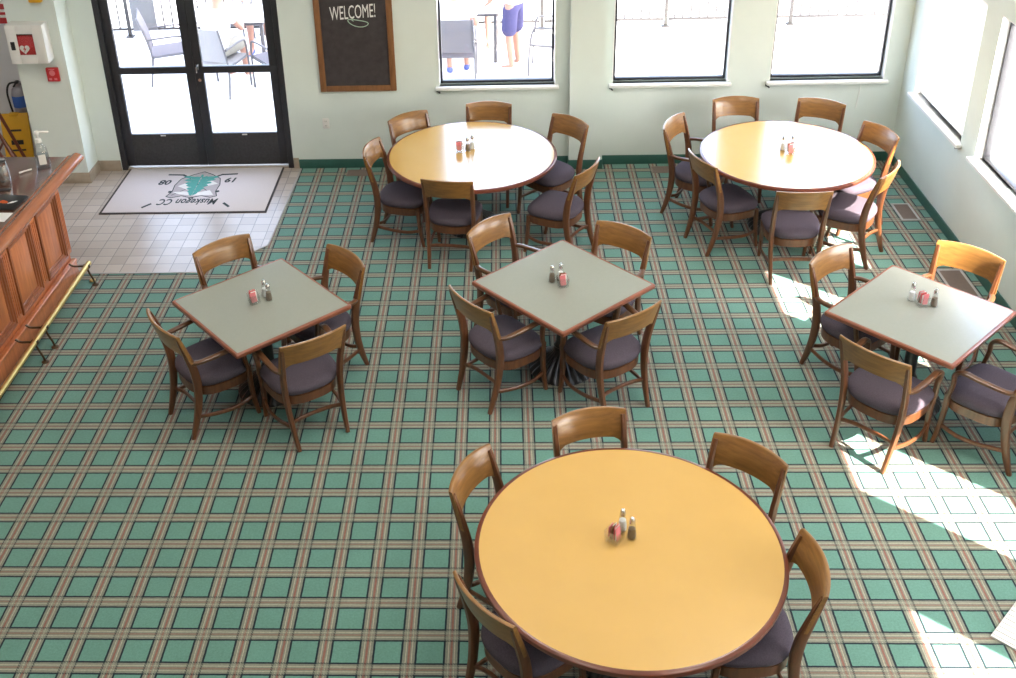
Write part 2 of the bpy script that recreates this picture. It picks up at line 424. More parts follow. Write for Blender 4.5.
# double entrance door
door = bpy.data.objects.new('door_1', None); C.objects.link(door); door.location = (-1.71, YB, 0); struct(door)
def dbox(name, c, d, mat, par, bev=.004):
    mb = MB(); mb.box(c, d, bev=bev); return mb.build(name, mat, par)
mb = MB(); W = 1.89
mb.box((-W/2+.03, .06, 1.125), (.06, .12, 2.25), bev=.004); mb.box((W/2-.03, .06, 1.125), (.06, .12, 2.25), bev=.004); mb.box((0, .06, 2.22), (W, .12, .06), bev=.004)
mb.build('door_frame', M['bronze'], door)
mb = MB(); mb.box((0, .06, .012), (W-.12, .12, .018), bev=.004); mb.build('threshold', M['stone'], door)
for s in (-1, 1):
    x0, x1 = (s*.0012, s*(W/2-.062)); lo, hi = min(x0, x1), max(x0, x1); m = (lo+hi)/2; w = hi-lo
    mb = MB()
    mb.box((lo+.045, .05, 1.11), (.09, .045, 2.14), bev=.004); mb.box((hi-.045, .05, 1.11), (.09, .045, 2.14), bev=.004)
    mb.box((m, .05, 2.13), (w, .045, .10), bev=.004); mb.box((m, .05, 1.13), (w-.02, .05, .075), bev=.006)
    lf = mb.build('door_leaf', M['bronze'], door)
    dbox('kick_panel', (m, .05, .225), (w-.18+.01, .04, .37), M['kick'], lf, .004)
    dbox('glass_pane', (m, .05, .75), (w-.18, .008, .70), M['glass'], lf, 0)
    dbox('glass_pane', (m, .05, 1.62), (w-.18, .008, .93), M['glass'], lf, 0)
    dbox('maker_plate', (m, .0255, .395), (.055, .004, .012), M['plastic_white'], lf, 0)
    if s == 1:
        hb = MB(); hb.box((lo+.04, .018, 1.17), (.03, .03, .06), bev=.008); hb.tube([(lo+.04, .005, 1.19), (lo+.04, -.03, 1.18), (lo+.04, -.03, 1.12)], .009, 8); hb.build('door_handle', M['steel'], lf)
        hb = MB(); hb.tube([(lo+.045, .03, 1.02), (lo+.045, .018, 1.02)], .018, 14); hb.build('lock_cylinder', M['steel'], lf)

# ------------------------------------------------------------------ chairs
def seat_plan(w, d, yb, n=40, grow=0.0):
    P = []
    for k in range(n):
        q = 2*PI*k/n; c, s = math.cos(q), math.sin(q)
        e = .5 if s > 0 else .75
        x = (w/2+grow)*math.copysign(abs(c)**e, c); y = (d/2+grow)*math.copysign(abs(s)**e, s)
        x *= 1-.08*(1-(y+d/2)/d)
        P.append((x, y+yb))
    return P
def make_chair(armed):
    t = thing('dining_armchair' if armed else 'dining_chair', 'x', 'chair')
    hw = .246 if armed else .230          # half width of the back
    W = .51 if armed else .47; D = .43; SC = -.025
    H = .90
    mb = MB(); loops = []
    for z, g in ((.398, -.012), (.408, .003), (.430, .013), (.452, .011), (.470, -.003), (.482, -.03), (.490, -.08), (.494, -.15)):
        loops.append([Vector((x, y, z)) for x, y in seat_plan(W, D, SC, grow=g)])
    mb.loft(loops); mb.build('seat', M['fabric'], t, 60)
    mb = MB()
    mb.loft([[Vector((x, y, z)) for x, y in seat_plan(W, D, SC, grow=g)] for z, g in ((.322, -.012), (.328, -.002), (.396, .0), (.402, -.012))])
    mb.build('seat_rail', M['frame'], t)
    PP = [(0, -.312), (.10, -.278), (.22, -.245), (.38, -.224), (.48, -.222), (.60, -.240), (.74, -.276), (.90, -.322)]
    def post(z):   # centre line of the rear post at height z
        for (z0, y0), (z1, y1) in zip(PP, PP[1:]):
            if z <= z1:
                k = (z-z0)/(z1-z0); return y0+(y1-y0)*k
        return PP[-1][1]
    px = lambda z: (.190+.018*(z/.4 if z < .4 else 1)) + (hw-.017-.208)*max(0, (z-.4)/.44)
    for s in (-1, 1):
        mb = MB()
        zs = [0, .06, .14, .25, .36, .44, .52, .60, .68, .76, .83, .87]
        mb.sweep([(s*px(z), post(z), z) for z in zs], lambda k: (.0145+.0045*math.sin(k*PI), .0155+.015*math.sin(min(1, k*1.02)*PI)), n=8, smooth=2)
        mb.build('leg', M['frame'], t)
    # crest panel, bowed backwards
    mb = MB(); N = 18; loops = []
    for i in range(N+1):
        u = -1+2*i/N; x = u*hw
        bow = -.050*(1-u*u)
        zt = H+.012*(1-u*u); zb = .722-.075*(max(0, abs(u)-.66)/.34)**1.8+.006*(1-u*u)
        L = []
        th = .012
        for z, dy in ((zb, -th*.8), (zb, th*.8), ((zt+zb)/2, th), (zt-.004, th*.9), (zt, th*.5), (zt, -th*.5), (zt-.004, -th*.9), ((zt+zb)/2, -th)):
            L.append(Vector((x, post(min(z, H))+bow+dy+.004, z)))
        loops.append(L)
    mb.loft(loops); mb.build('backrest', M['crest'], t, 50)
    for s in (-1, 1):
        mb = MB()
        if armed:
            mb.sweep([(s*.220, .205, 0), (s*.221, .184, .12), (s*.225, .170, .26), (s*.234, .162, .40), (s*.241, .158, .45)], lambda k: (.0155+.005*k, .0155+.006*k), smooth=3)
            mb.build('leg', M['frame'], t)
            mb = MB()
            mb.sweep([(s*.241, .162, .41), (s*.249, .142, .50), (s*.257, .134, .565), (s*.262, .136, .615), (s*.263, .115, .648), (s*.263, .07, .662), (s*.261, .0, .655), (s*.255, -.10, .646), (s*.247, -.19, .642), (s*(px(.64)+.002), post(.64)+.012, .64)],
                     lambda k: (.0225-.008*abs(k-.55), .0145), smooth=4)
            mb.build('armrest', M['arm'], t)
        else:
            mb.sweep([(s*.198, .200, 0), (s*.200, .180, .12), (s*.202, .166, .26), (s*.204, .158, .39)], lambda k: (.0145+.0055*k, .0145+.0055*k), smooth=3)
            mb.build('leg', M['frame'], t)
    fx, fy = (.222, .180) if armed else (.2005, .176)
    for s in (-1, 1):
        mb = MB(); mb.sweep([(s*px(.17), post(.17)+.005, .175), (s*(fx+.012), -.10, .158), (s*(fx+.022), .05, .154), (s*fx, fy, .17)], (.010, .015), ref=(1, 0, 0), smooth=4)
        mb.build('stretcher', M['frame'], t)
    mb = MB(); mb.sweep([(-px(.2), post(.2), .205), (-.10, post(.2)+.05, .188), (.10, post(.2)+.05, .188), (px(.2), post(.2), .205)], (.010, .015), ref=(0, 1, 0), smooth=4)
    mb.build('stretcher', M['frame'], t)
    return t
T1 = 'round table nearest the doors'; T2 = 'corner round table'
TL = 'square table nearest the bar'; TM = 'middle square table'; TR = 'square table by the side wall'
TB = 'big amber table'
CENT = {'rt1': (1.210, 4.26), 'rt2': (4.10, 4.185), 'sqL': (-.277, 1.653), 'sqM': (1.940, 1.900), 'sqR': (4.408, 1.471), 'big': (2.147, -.800)}
CH = [
 ('rt1', 0, .567, 4.884, 38.2, 'wooden side chair below the chalkboard corner, at the '+T1),
 ('rt1', 0, 1.365, 5.161, -2.5, 'wooden side chair below the window with people, at the '+T1),
 ('rt1', 0, .285, 4.145, 78, 'wooden side chair on the mat side of the '+T1),
 ('rt1', 0, 1.016, 3.399, -8.4, 'wooden side chair seen square from behind, at the '+T1),
 ('rt1', 0, 2.157, 4.728, -45.7, 'wooden side chair closest to the wall pilaster, at the '+T1),
 ('rt1', 0, 2.246, 3.648, 59.7, 'side chair turned toward the middle square table, at the '+T1),
 ('rt2', 0, 3.819, 5.190, .9, 'side chair under the window past the pilaster, at the '+T2),
 ('rt2', 0, 4.640, 5.085, -27, 'side chair beside the beaded blind chain, at the '+T2),
 ('rt2', 0, 5.00, 4.375, -66, 'orange-lit side chair tight in the room corner, at the '+T2),
 ('rt2', 0, 4.81, 3.505, 54, 'sunlit golden side chair beside the floor vent, at the '+T2),
 ('rt2', 0, 3.991, 3.095, -1.6, 'side chair with gold back square to the viewer, at the '+T2),
 ('rt2', 0, 3.258, 3.787, -68, 'side chair turned sideways just before the armchair, at the '+T2),
 ('rt2', 1, 3.130, 4.652, 60, 'only armchair at the '+T2+', on its pilaster side'),
 ('sqL', 1, -.702, 2.310, 40.6, 'dark armchair next to the entrance tiles, at the '+TL),
 ('sqL', 1, .305, 2.103, -49, 'dark armchair on the far inner side of the '+TL),
 ('sqL', 1, -.862, 1.178, -50, 'dark armchair on the brass foot rail side of the '+TL),
 ('sqL', 1, .220, .999, 34.5, 'dark armchair with its back to open carpet, at the '+TL),
 ('sqM', 1, 1.383, 2.595, 47, 'armchair with glossy arm, behind the bar-side corner of the '+TM),
 ('sqM', 1, 2.446, 2.481, -37, 'armchair on the pilaster side of the '+TM),
 ('sqM', 1, 1.260, 1.460, -51, 'dark armchair with its back toward the bar-side table, at the '+TM),
 ('sqM', 1, 2.395, 1.280, 35, 'armchair nearest the big amber table, at the '+TM),
 ('sqR', 1, 3.925, 2.062, 39, 'armchair in front of the corner round table, at the '+TR),
 ('sqR', 1, 4.960, 2.085, -41, 'orange sunlit armchair against the wall vent, at the '+TR),
 ('sqR', 1, 3.872, .795, -46, 'dark-backed armchair with feet in the sun patch, at the '+TR),
 ('sqR', 1, 4.975, .765, 44, 'armchair cut off by the picture edge, at the '+TR),
 ('big', 0, 1.999, .143, 15, 'side chair whose golden back faces the viewer, at the '+TB),
 ('big', 0, 1.301, -.328, 63, 'side chair with curved golden back, bar side of the '+TB),
 ('big', 0, 1.388, -1.289, -50, 'dark-backed side chair at the lower picture edge, at the '+TB),
 ('big', 0, 2.894, -.174, -39.8, 'brown-backed side chair turned from the side wall table, at the '+TB),
 ('big', 0, 3.037, -1.040, -90, 'olive-backed side chair nearest the sun patches, at the '+TB),
 ('big', 0, 2.42, -1.90, 15, 'mostly hidden side chair under the near rim of the '+TB),
]
proto = {0: make_chair(0), 1: make_chair(1)}; used = {0: 0, 1: 0}
GRP = {'rt1': 'chairs at the '+T1, 'rt2': 'chairs at the '+T2, 'sqL': 'armchairs at the '+TL, 'sqM': 'armchairs at the '+TM, 'sqR': 'armchairs at the '+TR, 'big': 'chairs at the big amber table'}
for tb, k, mx, my, ang, lab in CH:
    o = proto[k] if not used[k] else copy_tree(proto[k]); used[k] = 1
    a = math.radians(ang); n = Vector((-math.sin(a), math.cos(a), 0))
    if n.dot(Vector((CENT[tb][0]-mx, CENT[tb][1]-my, 0))) < 0: n = -n
    o.location = Vector((mx, my, 0))+n*.322
    o.rotation_euler = (0, 0, math.atan2(n.y, n.x)-PI/2)
    o['label'] = lab; o['group'] = GRP[tb]

# ------------------------------------------------------------------ tables
def pedestal(root, R=.29):
    n = 96
    prof = [(R, 0), (R+.004, .012), (R-.01, .03), (R*.86, .052), (R*.66, .085), (R*.45, .125), (R*.28, .165), (.060, .195), (.055, .21)]
    def mod(r, z, q):
        if r < .062: return r
        return r*(1+.035*math.cos(24*q)*min(1, (r-.055)/.1))
    mb = MB(); loops = []
    for r, z in prof:
        L = []
        for k in range(n*2):
            q = 2*PI*k/(n*2); w = min(1, max(0, (r-.06)/.08))
            L.append(Vector((r*math.cos(q), r*math.sin(q), z+.012*w*math.cos(24*q)*(1 if z > .01 else 0))))
        loops.append(L)
    mb.loft(loops); mb.build('pedestal_base', M['iron'], root, 60)
    mb = MB(); mb.lathe([(.055, .20), (.062, .215), (.05, .235), (.045, .26), (.045, .66), (.055, .68), (.08, .70), (.09, .715)], 24); mb.build('pedestal_column', M['iron'], root)
    mb = MB()
    for a in (0, PI/2): mb.box((0, 0, .7165), (.62, .05, .015), Matrix.Rotation(a+PI/4, 3, 'Z'), bev=.003)
    mb.build('top_bracket', M['iron'], root)
def round_table(key, R, label):
    t = thing('round_table', label, 'table', (*CENT[key], 0))
    pedestal(t, .275)
    mb = MB(); mb.lathe([(.001, .758), (R-.026, .758), (R-.026, .7605), (.001, .7605)], 96); mb.build('tabletop', M['amber'], t)
    mb = MB(); loops = []
    for r, z in ((R-.30, .7245), (R-.012, .7245), (R-.002, .730), (R, .742), (R-.002, .754), (R-.010, .760), (R-.026, .7608), (R-.027, .757), (R-.30, .757)):
        loops.append([Vector((r*math.cos(2*PI*k/96), r*math.sin(2*PI*k/96), z)) for k in range(96)])
    mb.loft(loops, closed=True); mb.build('table_edge', M['edge'], t)
    return t
def square_table(key, S, rot, label):
    t = thing('square_table', label, 'table', (*CENT[key], 0), math.radians(rot))
    pedestal(t, .25)
    mb = MB(); mb.box((0, 0, .7425), (S-.04, S-.04, .0355)); mb.build('tabletop', M['grey'], t)
    mb = MB(); h = S/2; loops = []
    def ring(s, z, c=.012): 
        L = []
        for sx, sy in ((1, 1), (-1, 1), (-1, -1), (1, -1)):
            for k in range(5):
                q = math.atan2(sy, sx)-PI/4+k*PI/8
                L.append(Vector((sx*(s-c)+c*math.cos(q), sy*(s-c)+c*math.sin(q), z)))
        return L
    for s_, z in ((h-.02, .725), (h-.004, .725), (h, .731), (h, .753), (h-.006, .760), (h-.019, .7606), (h-.021, .757), (h-.021, .728)): loops.append(ring(s_, z))
    mb.loft(loops, closed=True); mb.build('table_edge', M['edge_red'], t)
    return t
round_table('rt1', .797, 'round table with laminate top and dark rim, nearest the glass doors')
round_table('rt2', .78, 'round table with glaring bright top, in the window corner')
round_table('big', .814, 'big round table with amber top and dark mahogany rim, in the foreground')
square_table('sqL', .955, -48.2, 'square table with grey-green top and cherry edge, nearest the wooden bar')
square_table('sqM', .965, -47.8, 'square table with grey top and cherry edge, in the middle of the room')
square_table('sqR', .935, -46.0, 'square table with pale grey top, beside the side wall under the windows')

# ------------------------------------------------------------------ table-top condiments
Z = .7612
def caddy(x, y, rz, where, tilt=0):
    o = MB(); w, h, th = .041, .078, .004
    # open square glass holder, slightly flared
    def ring(s, z): return [Vector((s*a, s*b, z)) for a, b in ((1, 1), (-1, 1), (-1, -1), (1, -1))]
    o.loft([ring(w*.86, .0), ring(w*.92, .01), ring(w, h), ring(w-th, h), ring(w*.92-th, .012), ring(.004, .010)])
    ob = o.build('packet_holder', M['crystal']); ob.location = (x, y, Z); ob.rotation_euler = (0, 0, rz)
    tag(ob, 'small square clear glass packet holder on the '+where, 'packet holder', 'glass packet holders')
    cols = ['pink', 'white', 'red', 'pink', 'brown', 'brown', 'white', 'pink']
    for k, cn in enumerate(cols):
        m = MB(); m.box((0, 0, .046), (.042, .0028, .080), bev=.0008, seg=1)
        p = m.build('sugar_packet', M['packet_'+cn])
        u = (k-3.5)*.0082
        R = Matrix.Rotation(rz, 4, 'Z') @ Matrix.Translation((random.uniform(-.003, .003), u, .0125+random.uniform(0, .008))) @ Matrix.Rotation(u*4+random.uniform(-.05, .05), 4, 'X') @ Matrix.Rotation(random.uniform(-.14, .14), 4, 'Y')
        p.matrix_world = Matrix.Translation((x, y, Z)) @ R
        tag(p, f'{cn} sugar packet standing in the glass holder on the {where}', 'sugar packet', f'{cn} packets on the {where}')
def shaker(x, y, kind, where):
    t = thing(kind+'_shaker', f'{"white salt" if kind == "salt" else "dark pepper"} shaker with metal cap on the {where}', kind+' shaker', (x, y, Z), 0, 'salt and pepper shakers')
    mb = MB(); mb.lathe([(.026, 0), (.028, .005), (.024, .04), (.0165, .10), (.015, .105)], 20); mb.build('shaker_body', M['crystal'], t)
    mb = MB(); mb.lathe([(.022, .006), (.0225, .02), (.0185, .068), (.010, .07)], 16); mb.build('filling', M[kind], t)
    mb = MB(); mb.lathe([(.0158, .103), (.0162, .11), (.015, .126), (.010, .138), (.002, .142)], 20); mb.build('shaker_cap', M['steel'], t)
for a in ((-.325, 1.655, .5, TL), (1.936, 1.858, .2, TM), (4.440, 1.55, .3, TR), (1.095, 4.31, .1, T1), (4.127, 4.16, .2, T2), (2.075, -.755, .9, TB)): caddy(*a)
for a in ((-.262, 1.745, 'salt', TL), (-.222, 1.690, 'pepper', TL), (1.86, 1.915, 'pepper', TM), (1.925, 1.945, 'salt', TM), (4.392, 1.62, 'salt', TR), (4.518, 1.535, 'pepper', TR),
          (1.172, 4.325, 'pepper', T1), (1.215, 4.37, 'salt', T1), (4.08, 4.245, 'salt', T2), (4.165, 4.25, 'pepper', T2), (2.125, -.672, 'salt', TB), (2.168, -.735, 'pepper', TB)): shaker(*a)

# ------------------------------------------------------------------ bar
bar = thing('bar_counter', 'long mahogany bar with raised panels and dark polished top by the entrance tiles', 'bar', (-2.40, 3.375, 0), math.radians(-1.5))
# local: x=0 front plane (+x to the room), y=0 far end, runs to -y
L = 5.6
mb = MB(); mb.box((-.36, -L/2, .50), (.70, L, 1.0)); mb.build('carcass', M['bar'], bar)
mb = MB(); mb.box((.012, -L/2, .075), (.05, L+.02, .15), bev=.006); mb.box((.02, -L/2, .165), (.055, L+.02, .03), bev=.012, seg=3); mb.build('plinth', M['bar'], bar)
mb = MB(); mb.box((.004, -L/2, .94), (.03, L, .10), bev=.004); mb.box((.02, -L/2, .975), (.07, L+.02, .05), bev=.02, seg=3); mb.build('frieze', M['bar_dark'], bar)
pit = .545
for i in range(7):
    y1 = -.11-i*pit; y0 = y1-(pit-.13)
    mb = MB(); z0, z1 = .26, .89
    # stepped bolection moulding round a recessed field
    def rect(e, x): return [Vector((x, y0+e, z0+e)), Vector((x, y1-e, z0+e)), Vector((x, y1-e, z1-e)), Vector((x, y0+e, z1-e))]
    mb.loft([rect(-.004, .0), rect(-.004, .030), rect(.012, .034), rect(.018, .024), rect(.032, .024), rect(.038, .012), rect(.052, .012), rect(.058, .001), rect(.06, .0)], cap=False)
    mb.build('panel_moulding', M['bar_dark'], bar)
    mb = MB(); mb.loft([rect(.06, .0), rect(.06, .003), rect(.085, .009)]); mb.build('raised_panel', M['bar'], bar)
for i in range(8):
    yc = -.055 - i*pit if i else -.05
    yc = -.05 if i == 0 else -.11-i*pit+.065
    mb = MB(); w = .09 if i == 0 else .112
    mb.box((.008, yc, .575), (.02, w, .64), bev=.003)
    for k in (-1, 0, 1): mb.box((.019, yc+k*w*.27, .575), (.012, w*.17, .56), bev=.004)
    mb.build('fluted_stile', M['bar'], bar)
mb = MB(); mb.box((-.34, -L/2+.14, 1.035), (.82, L+.28, .05), bev=.006); mb.build('countertop', M['bartop'], bar)
mb = MB()
prof = [(-.02, .0), (.07, .0), (.105, .012), (.122, .035), (.118, .060), (.095, .080), (.060, .088), (.030, .080), (.015, .064), (-.02, .060)]
mb.loft([[Vector((.045+x, yy, 1.0+z)) for x, z in prof] for yy in (-L, .30)]); mb.build('bar_rail_moulding', M['nosing'], bar, 50)
fr = thing('foot_rail', 'polished brass foot rail on bracket feet along the bar base', 'foot rail', (-2.205, 3.27, 0), math.radians(-.6))
mb = MB(); mb.tube([(0, 0, .19), (0, -5.3, .19)], .0235, 16); mb.lathe([(.020, 0), (.0265, .004), (.0265, .012), (.02, .02)], 16, (0, 0, 0))
mb.bm.verts.ensure_lookup_table()
mb.build('rail_tube', M['brass'], fr)
for y in (-.06, -1.05, -1.26, -2.3, -3.4, -4.6):
    mb = MB()
    mb.tube([(-.155, y, .215), (-.12, y, .19), (-.06, y, .19), (-.015, y, .19)], .009, 8, 3)
    mb.tube([(0, y, .175), (.012, y, .12), (.035, y, .06), (.045, y, .012)], .009, 8, 3)
    mb.lathe([(.030, 0), (.030, .006), (.016, .014)], 14, (.047, y, .0005))
    mb.lathe([(.0285, -.014), (.0285, .014)], 16, (0, y, .19))
    mb.build('bracket', M['iron_brown'], fr)
# things on the bar
BZ = 1.0605
t = thing('sanitizer_bottle', 'clear pump bottle of hand sanitizer on the end of the bar', 'bottle', (-2.49, 3.43, BZ), math.radians(25)); t.scale = (1.35, 1.35, 1.22)
mb = MB(); mb.lathe([(.040, 0), (.046, .006), (.046, .04), (.043, .11), (.038, .15), (.022, .178), (.017, .185), (.017, .2)], 28); mb.build('bottle_body', M['clear'], t)
mb = MB(); mb.lathe([(.041, .006), (.041, .05), (.039, .105), (.01, .106)], 24); mb.build('gel_filling', M['gel'], t)
mb = MB(); mb.box((0, -.0455, .08), (.045, .002, .075), bev=.0008, seg=1); mb.build('bottle_label', M['plastic_white'], t)
mb = MB(); mb.lathe([(.019, .195), (.02, .2), (.018, .222), (.008, .228), (.006, .26)], 18); mb.tube([(-.015, 0, .268), (.02, 0, .27), (.07, 0, .258)], .0085, 8, 3); mb.lathe([(.014, .255), (.016, .27), (.012, .28)], 14); mb.build('pump_head', M['plastic_white'], t)
t = thing('metal_pitcher', 'shiny steel pitcher at the picture edge on the bar top', 'pitcher', (-2.70, 3.10, BZ))
mb = MB(); mb.lathe([(.045, 0), (.05, .006), (.055, .06), (.053, .13), (.045, .17), (.043, .2), (.05, .215), (.047, .215), (.041, .2), (.043, .17), (.05, .12), (.05, .02), (.01, .012)], 32); mb.build('pitcher_body', M['steel'], t)
mb = MB(); mb.tube([(-.043, 0, .19), (-.09, 0, .18), (-.1, 0, .12), (-.08, 0, .06), (-.052, 0, .05)], .006, 8, 4); mb.build('handle', M['steel'], t)
t = thing('bill_folder', 'black bill folder with an orange and white print lying on the bar', 'folder', (-2.535, 2.735, BZ), math.radians(-6))
mb = MB(); mb.box((0, 0, .006), (.24, .25, .010), bev=.003); mb.box((-.005, 0, .0135), (.225, .25, .006), bev=.002); mb.build('cover', M['black'], t)
mb = MB()
for k, (dx, dy, r) in enumerate(((-.02, .01, .022), (0, .0, .024), (.018, -.006, .016), (-.035, -.012, .014))): mb.lathe([(r, .0166), (r*.9, .0178)], 12, (dx-.02, dy-.01, 0))
mb.build('orange_print', M['orange'], t)
mb = MB()
for k in range(4): mb.box((.035+k*.011, -.014+k*.004, .0175), (.008, .05-.006*(k % 2), .0016), Matrix.Rotation(-.5, 3, 'Z'))
mb.build('white_print', M['paper'], t)
mb = MB(); mb.box((0, 0, .0015), (.22, .15, .002)); o = mb.build('paper_sheet', M['paper']); o.location = (-2.535, 2.49, BZ-.0003); o.rotation_euler = (0, 0, math.radians(-4)); tag(o, 'white paper sheet on the bar top in front of the black folder', 'paper')
mb = MB(); mb.tube([(-2.66, 3.30, BZ+.008), (-2.62, 3.345, BZ+.008), (-2.58, 3.38, BZ+.008)], .0075, 8, 3); tag(mb.build('drinking_straw', M['plastic_white']), 'white paper straw lying on the bar beside the sanitizer bottle', 'straw')
mb = MB(); mb.box((0, 0, .003), (.16, .05, .005), bev=.002); o = mb.build('drip_tray', M['black']); o.location = (-2.69, 2.985, BZ-.0005); tag(o, 'narrow dark tray on the bar in front of the steel pitcher', 'tray')

# ------------------------------------------------------------------ entrance mat with crest
mat_t = thing('entrance_mat', 'pale entrance mat with a teal pine crest and crossed clubs before the glass doors', 'mat', (-1.725, 5.14, .004))
mw, mh = 1.705, 1.13
mb = MB(); mb.box((0, 0, .004), (mw, mh, .008), bev=.002); mb.build('mat_border', M['mat_edge'], mat_t)
mb = MB(); mb.box((.002, .004, .0065), (mw-.045, mh-.045, .010), bev=.002); mb.build('mat_pile', M['mat'], mat_t)
zz = .0116
def flat(name, polys, mat, z, par):
    mb = MB()
    for p in polys: mb.prism(p, z-.002, z)
    return mb.build(name, mat, par)
# the design is drawn for someone entering: u to their right, v up  -> room x = -u, y = -v
def Q(u, v): return (-u*1.02, .075-v*1.28)
def strokes(segs, w):
    out = []
    for (u0, v0), (u1, v1) in segs:
        d = Vector((u1-u0, v1-v0)); n = Vector((-d.y, d.x)).normalized()*w/2
        out.append([Q(u0+n.x, v0+n.y), Q(u1+n.x, v1+n.y), Q(u1-n.x, v1-n.y), Q(u0-n.x, v0-n.y)])
    return out
shield = [(-.26, .21), (-.20, .235), (-.1, .20), (0, .24), (.1, .20), (.20, .235), (.26, .21), (.225, .12), (.235, 0), (.205, -.12), (.10, -.20), (0, -.255), (-.10, -.20), (-.205, -.12), (-.235, 0), (-.225, .12)]
shield = [(u, -v*.0+v) for u, v in shield]
flat('crest_field', [[Q(u*.97, v*.97) for u, v in shield]], M['ink_grey'], zz, mat_t)
flat('crest_outline', strokes(list(zip(shield, shield[1:]+shield[:1])), .010), M['ink_dark'], zz+.0008, mat_t)
wave = [(-.22, .19), (-.02, .20), (.14, .17), (.22, .13), (.10, .12), (-.05, .14), (-.16, .10)]
flat('crest_white', [[Q(u, v) for u, v in wave], [Q(-.21, -.02), Q(-.1, -.10), Q(-.02, -.04), Q(-.12, .02)], [Q(.20, .02), Q(.06, .10), Q(.02, .03), Q(.1, -.06)]], M['ink_white'], zz+.0006, mat_t)
mb = MB(); rt = random.Random(3); n = 0
for i in range(7):
    v = -.15+i*.05; w = .19-.024*i
    for sd in (-1, 1):
        for k in range(3):
            a = sd*w*(.35+.32*k); dv = rt.uniform(-.012, .016)
            mb.prism([Q(sd*.0+a*.15, v+.045), Q(a*.7, v+.032+dv), Q(a, v+.008+dv), Q(a*.82, v-.016+dv), Q(a*.4, v-.004), Q(0, v-.006)], zz-.001, zz+.0012+n*.00002); n += 1
mb.prism([Q(-.012, -.15), Q(.012, -.15), Q(.012, -.195), Q(-.012, -.195)], zz-.001, zz+.0022)
mb.build('pine_tree', M['ink_teal'], mat_t)
for sd in (-1, 1):
    cl = strokes([((sd*.40, .34), (sd*.31, .27)), ((sd*.315, .275), (sd*.21, .165))], .022) if False else strokes([((sd*.44, .405), (sd*.365, .335))], .026)
    cl += strokes([((sd*.215, .19), (-sd*.16, -.165))], .007) + strokes([((-sd*.15, -.155), (-sd*.215, -.20)), ((-sd*.20, -.195), (-sd*.37, -.205))], .024)
    mb = MB()
    for k, p in enumerate(cl): mb.prism(p, zz-.0015, zz+.0003+.0001*k+.00005*sd)
    mb.build('golf_club', M['ink_dark'], mat_t)
    mb = MB(); mb.lathe([(.022, -.001), (.022, .001)], 14, (*Q(sd*.245, .125), zz)); mb.build('golf_ball', M['ink_dark'], mat_t)
def text(name, s, size, mat, par, loc, rot, extrude=.001, shear=0, spacing=1.0, sx=1, align='CENTER', bold=0):
    cu = bpy.data.curves.new(name, 'FONT'); cu.body = s; cu.size = size; cu.extrude = extrude; cu.shear = shear; cu.offset = bold
    cu.align_x = align; cu.align_y = 'CENTER'; cu.space_character = spacing; cu.resolution_u = 3
    tmp = bpy.data.objects.new('tmp', cu); C.objects.link(tmp)
    dg = bpy.context.evaluated_depsgraph_get()
    me = bpy.data.meshes.new_from_object(tmp.evaluated_get(dg)); bpy.data.objects.remove(tmp)
    me.name = name; me.materials.clear(); me.materials.append(mat)
    o = bpy.data.objects.new(name, me); C.objects.link(o); o.parent = par; o.location = loc; o.rotation_euler = rot; o.scale = (sx, 1, 1)
    return o
text('lettering', 'Muskegon CC', .185, M['ink_dark'], mat_t, (-.0, -.315, zz+.0006), (0, 0, PI), .001, .25, 1.02, .56, 'CENTER', .003)
text('lettering', '19', .15, M['ink_dark'], mat_t, (.345, .19, zz+.0006), (0, 0, PI), .001, .2, 1, .85, 'CENTER', .004)
text('lettering', '08', .15, M['ink_dark'], mat_t, (-.355, .15, zz+.0006), (0, 0, PI), .001, .2, 1, .85, 'CENTER', .004)

# ------------------------------------------------------------------ chalkboard, outlet, wall fittings, vents
cb = thing('chalkboard', 'framed chalkboard with a welcome greeting hung beside the glass doors', 'chalkboard', (.005, YB, .885))
bw, bh = .795, 1.18
mb = MB(); mb.box((0, -.012, bh/2), (bw-.04, .016, bh-.04)); mb.build('slate', M['slate'], cb)
mb = MB(); f = .062
for c, d in (((-bw/2+f/2, -.017, bh/2), (f, .034, bh)), ((bw/2-f/2, -.017, bh/2), (f, .034, bh)), ((0, -.017, f/2), (bw-2*f, .034, f)), ((0, -.017, bh-f/2), (bw-2*f, .034, f))): mb.box(c, d, bev=.006)
mb.build('board_frame', M['boardframe'], cb)
text('lettering', 'WELCOME!', .20, M['chalk'], cb, (-.005, -.0212, .84), (PI/2, -.06, 0), .0008, .15, 1.0, .46)
mb = MB(); pts = []
for k in range(24):
    q = 2*PI*k/24; u = .105*math.cos(q); v = .034*math.sin(q)+.03*math.cos(2*q)*.25
    pts.append((.045+u*.98+v*.1, -.0215, .735+v-u*.18))
mb.tube(pts, .0045, 6, 1, True)
mb.tube([(-.03, -.0215, .775), (-.01, -.0215, .76), (.0, -.0215, .752)], .004, 6, 2)
mb.build('chalk_squiggle', M['chalk_green'], cb)
o = thing('electrical_outlet', 'white electrical outlet on the wall below the chalkboard', 'outlet', (-.374, YB, .52))
mb = MB(); mb.box((0, -.004, 0), (.072, .008, .115), bev=.003); mb.build('cover_plate', M['plastic_white'], o)
for z in (-.025, .025):
    mb = MB(); mb.box((0, -.0092, z), (.034, .003, .028), bev=.001, seg=1); s_ = mb.build('socket', M['ceiling'], o)
    mb = MB(); mb.box((-.007, -.011, z+.003), (.003, .001, .010)); mb.box((.007, -.011, z+.003), (.003, .001, .010)); mb.build('slot', M['black'], s_)
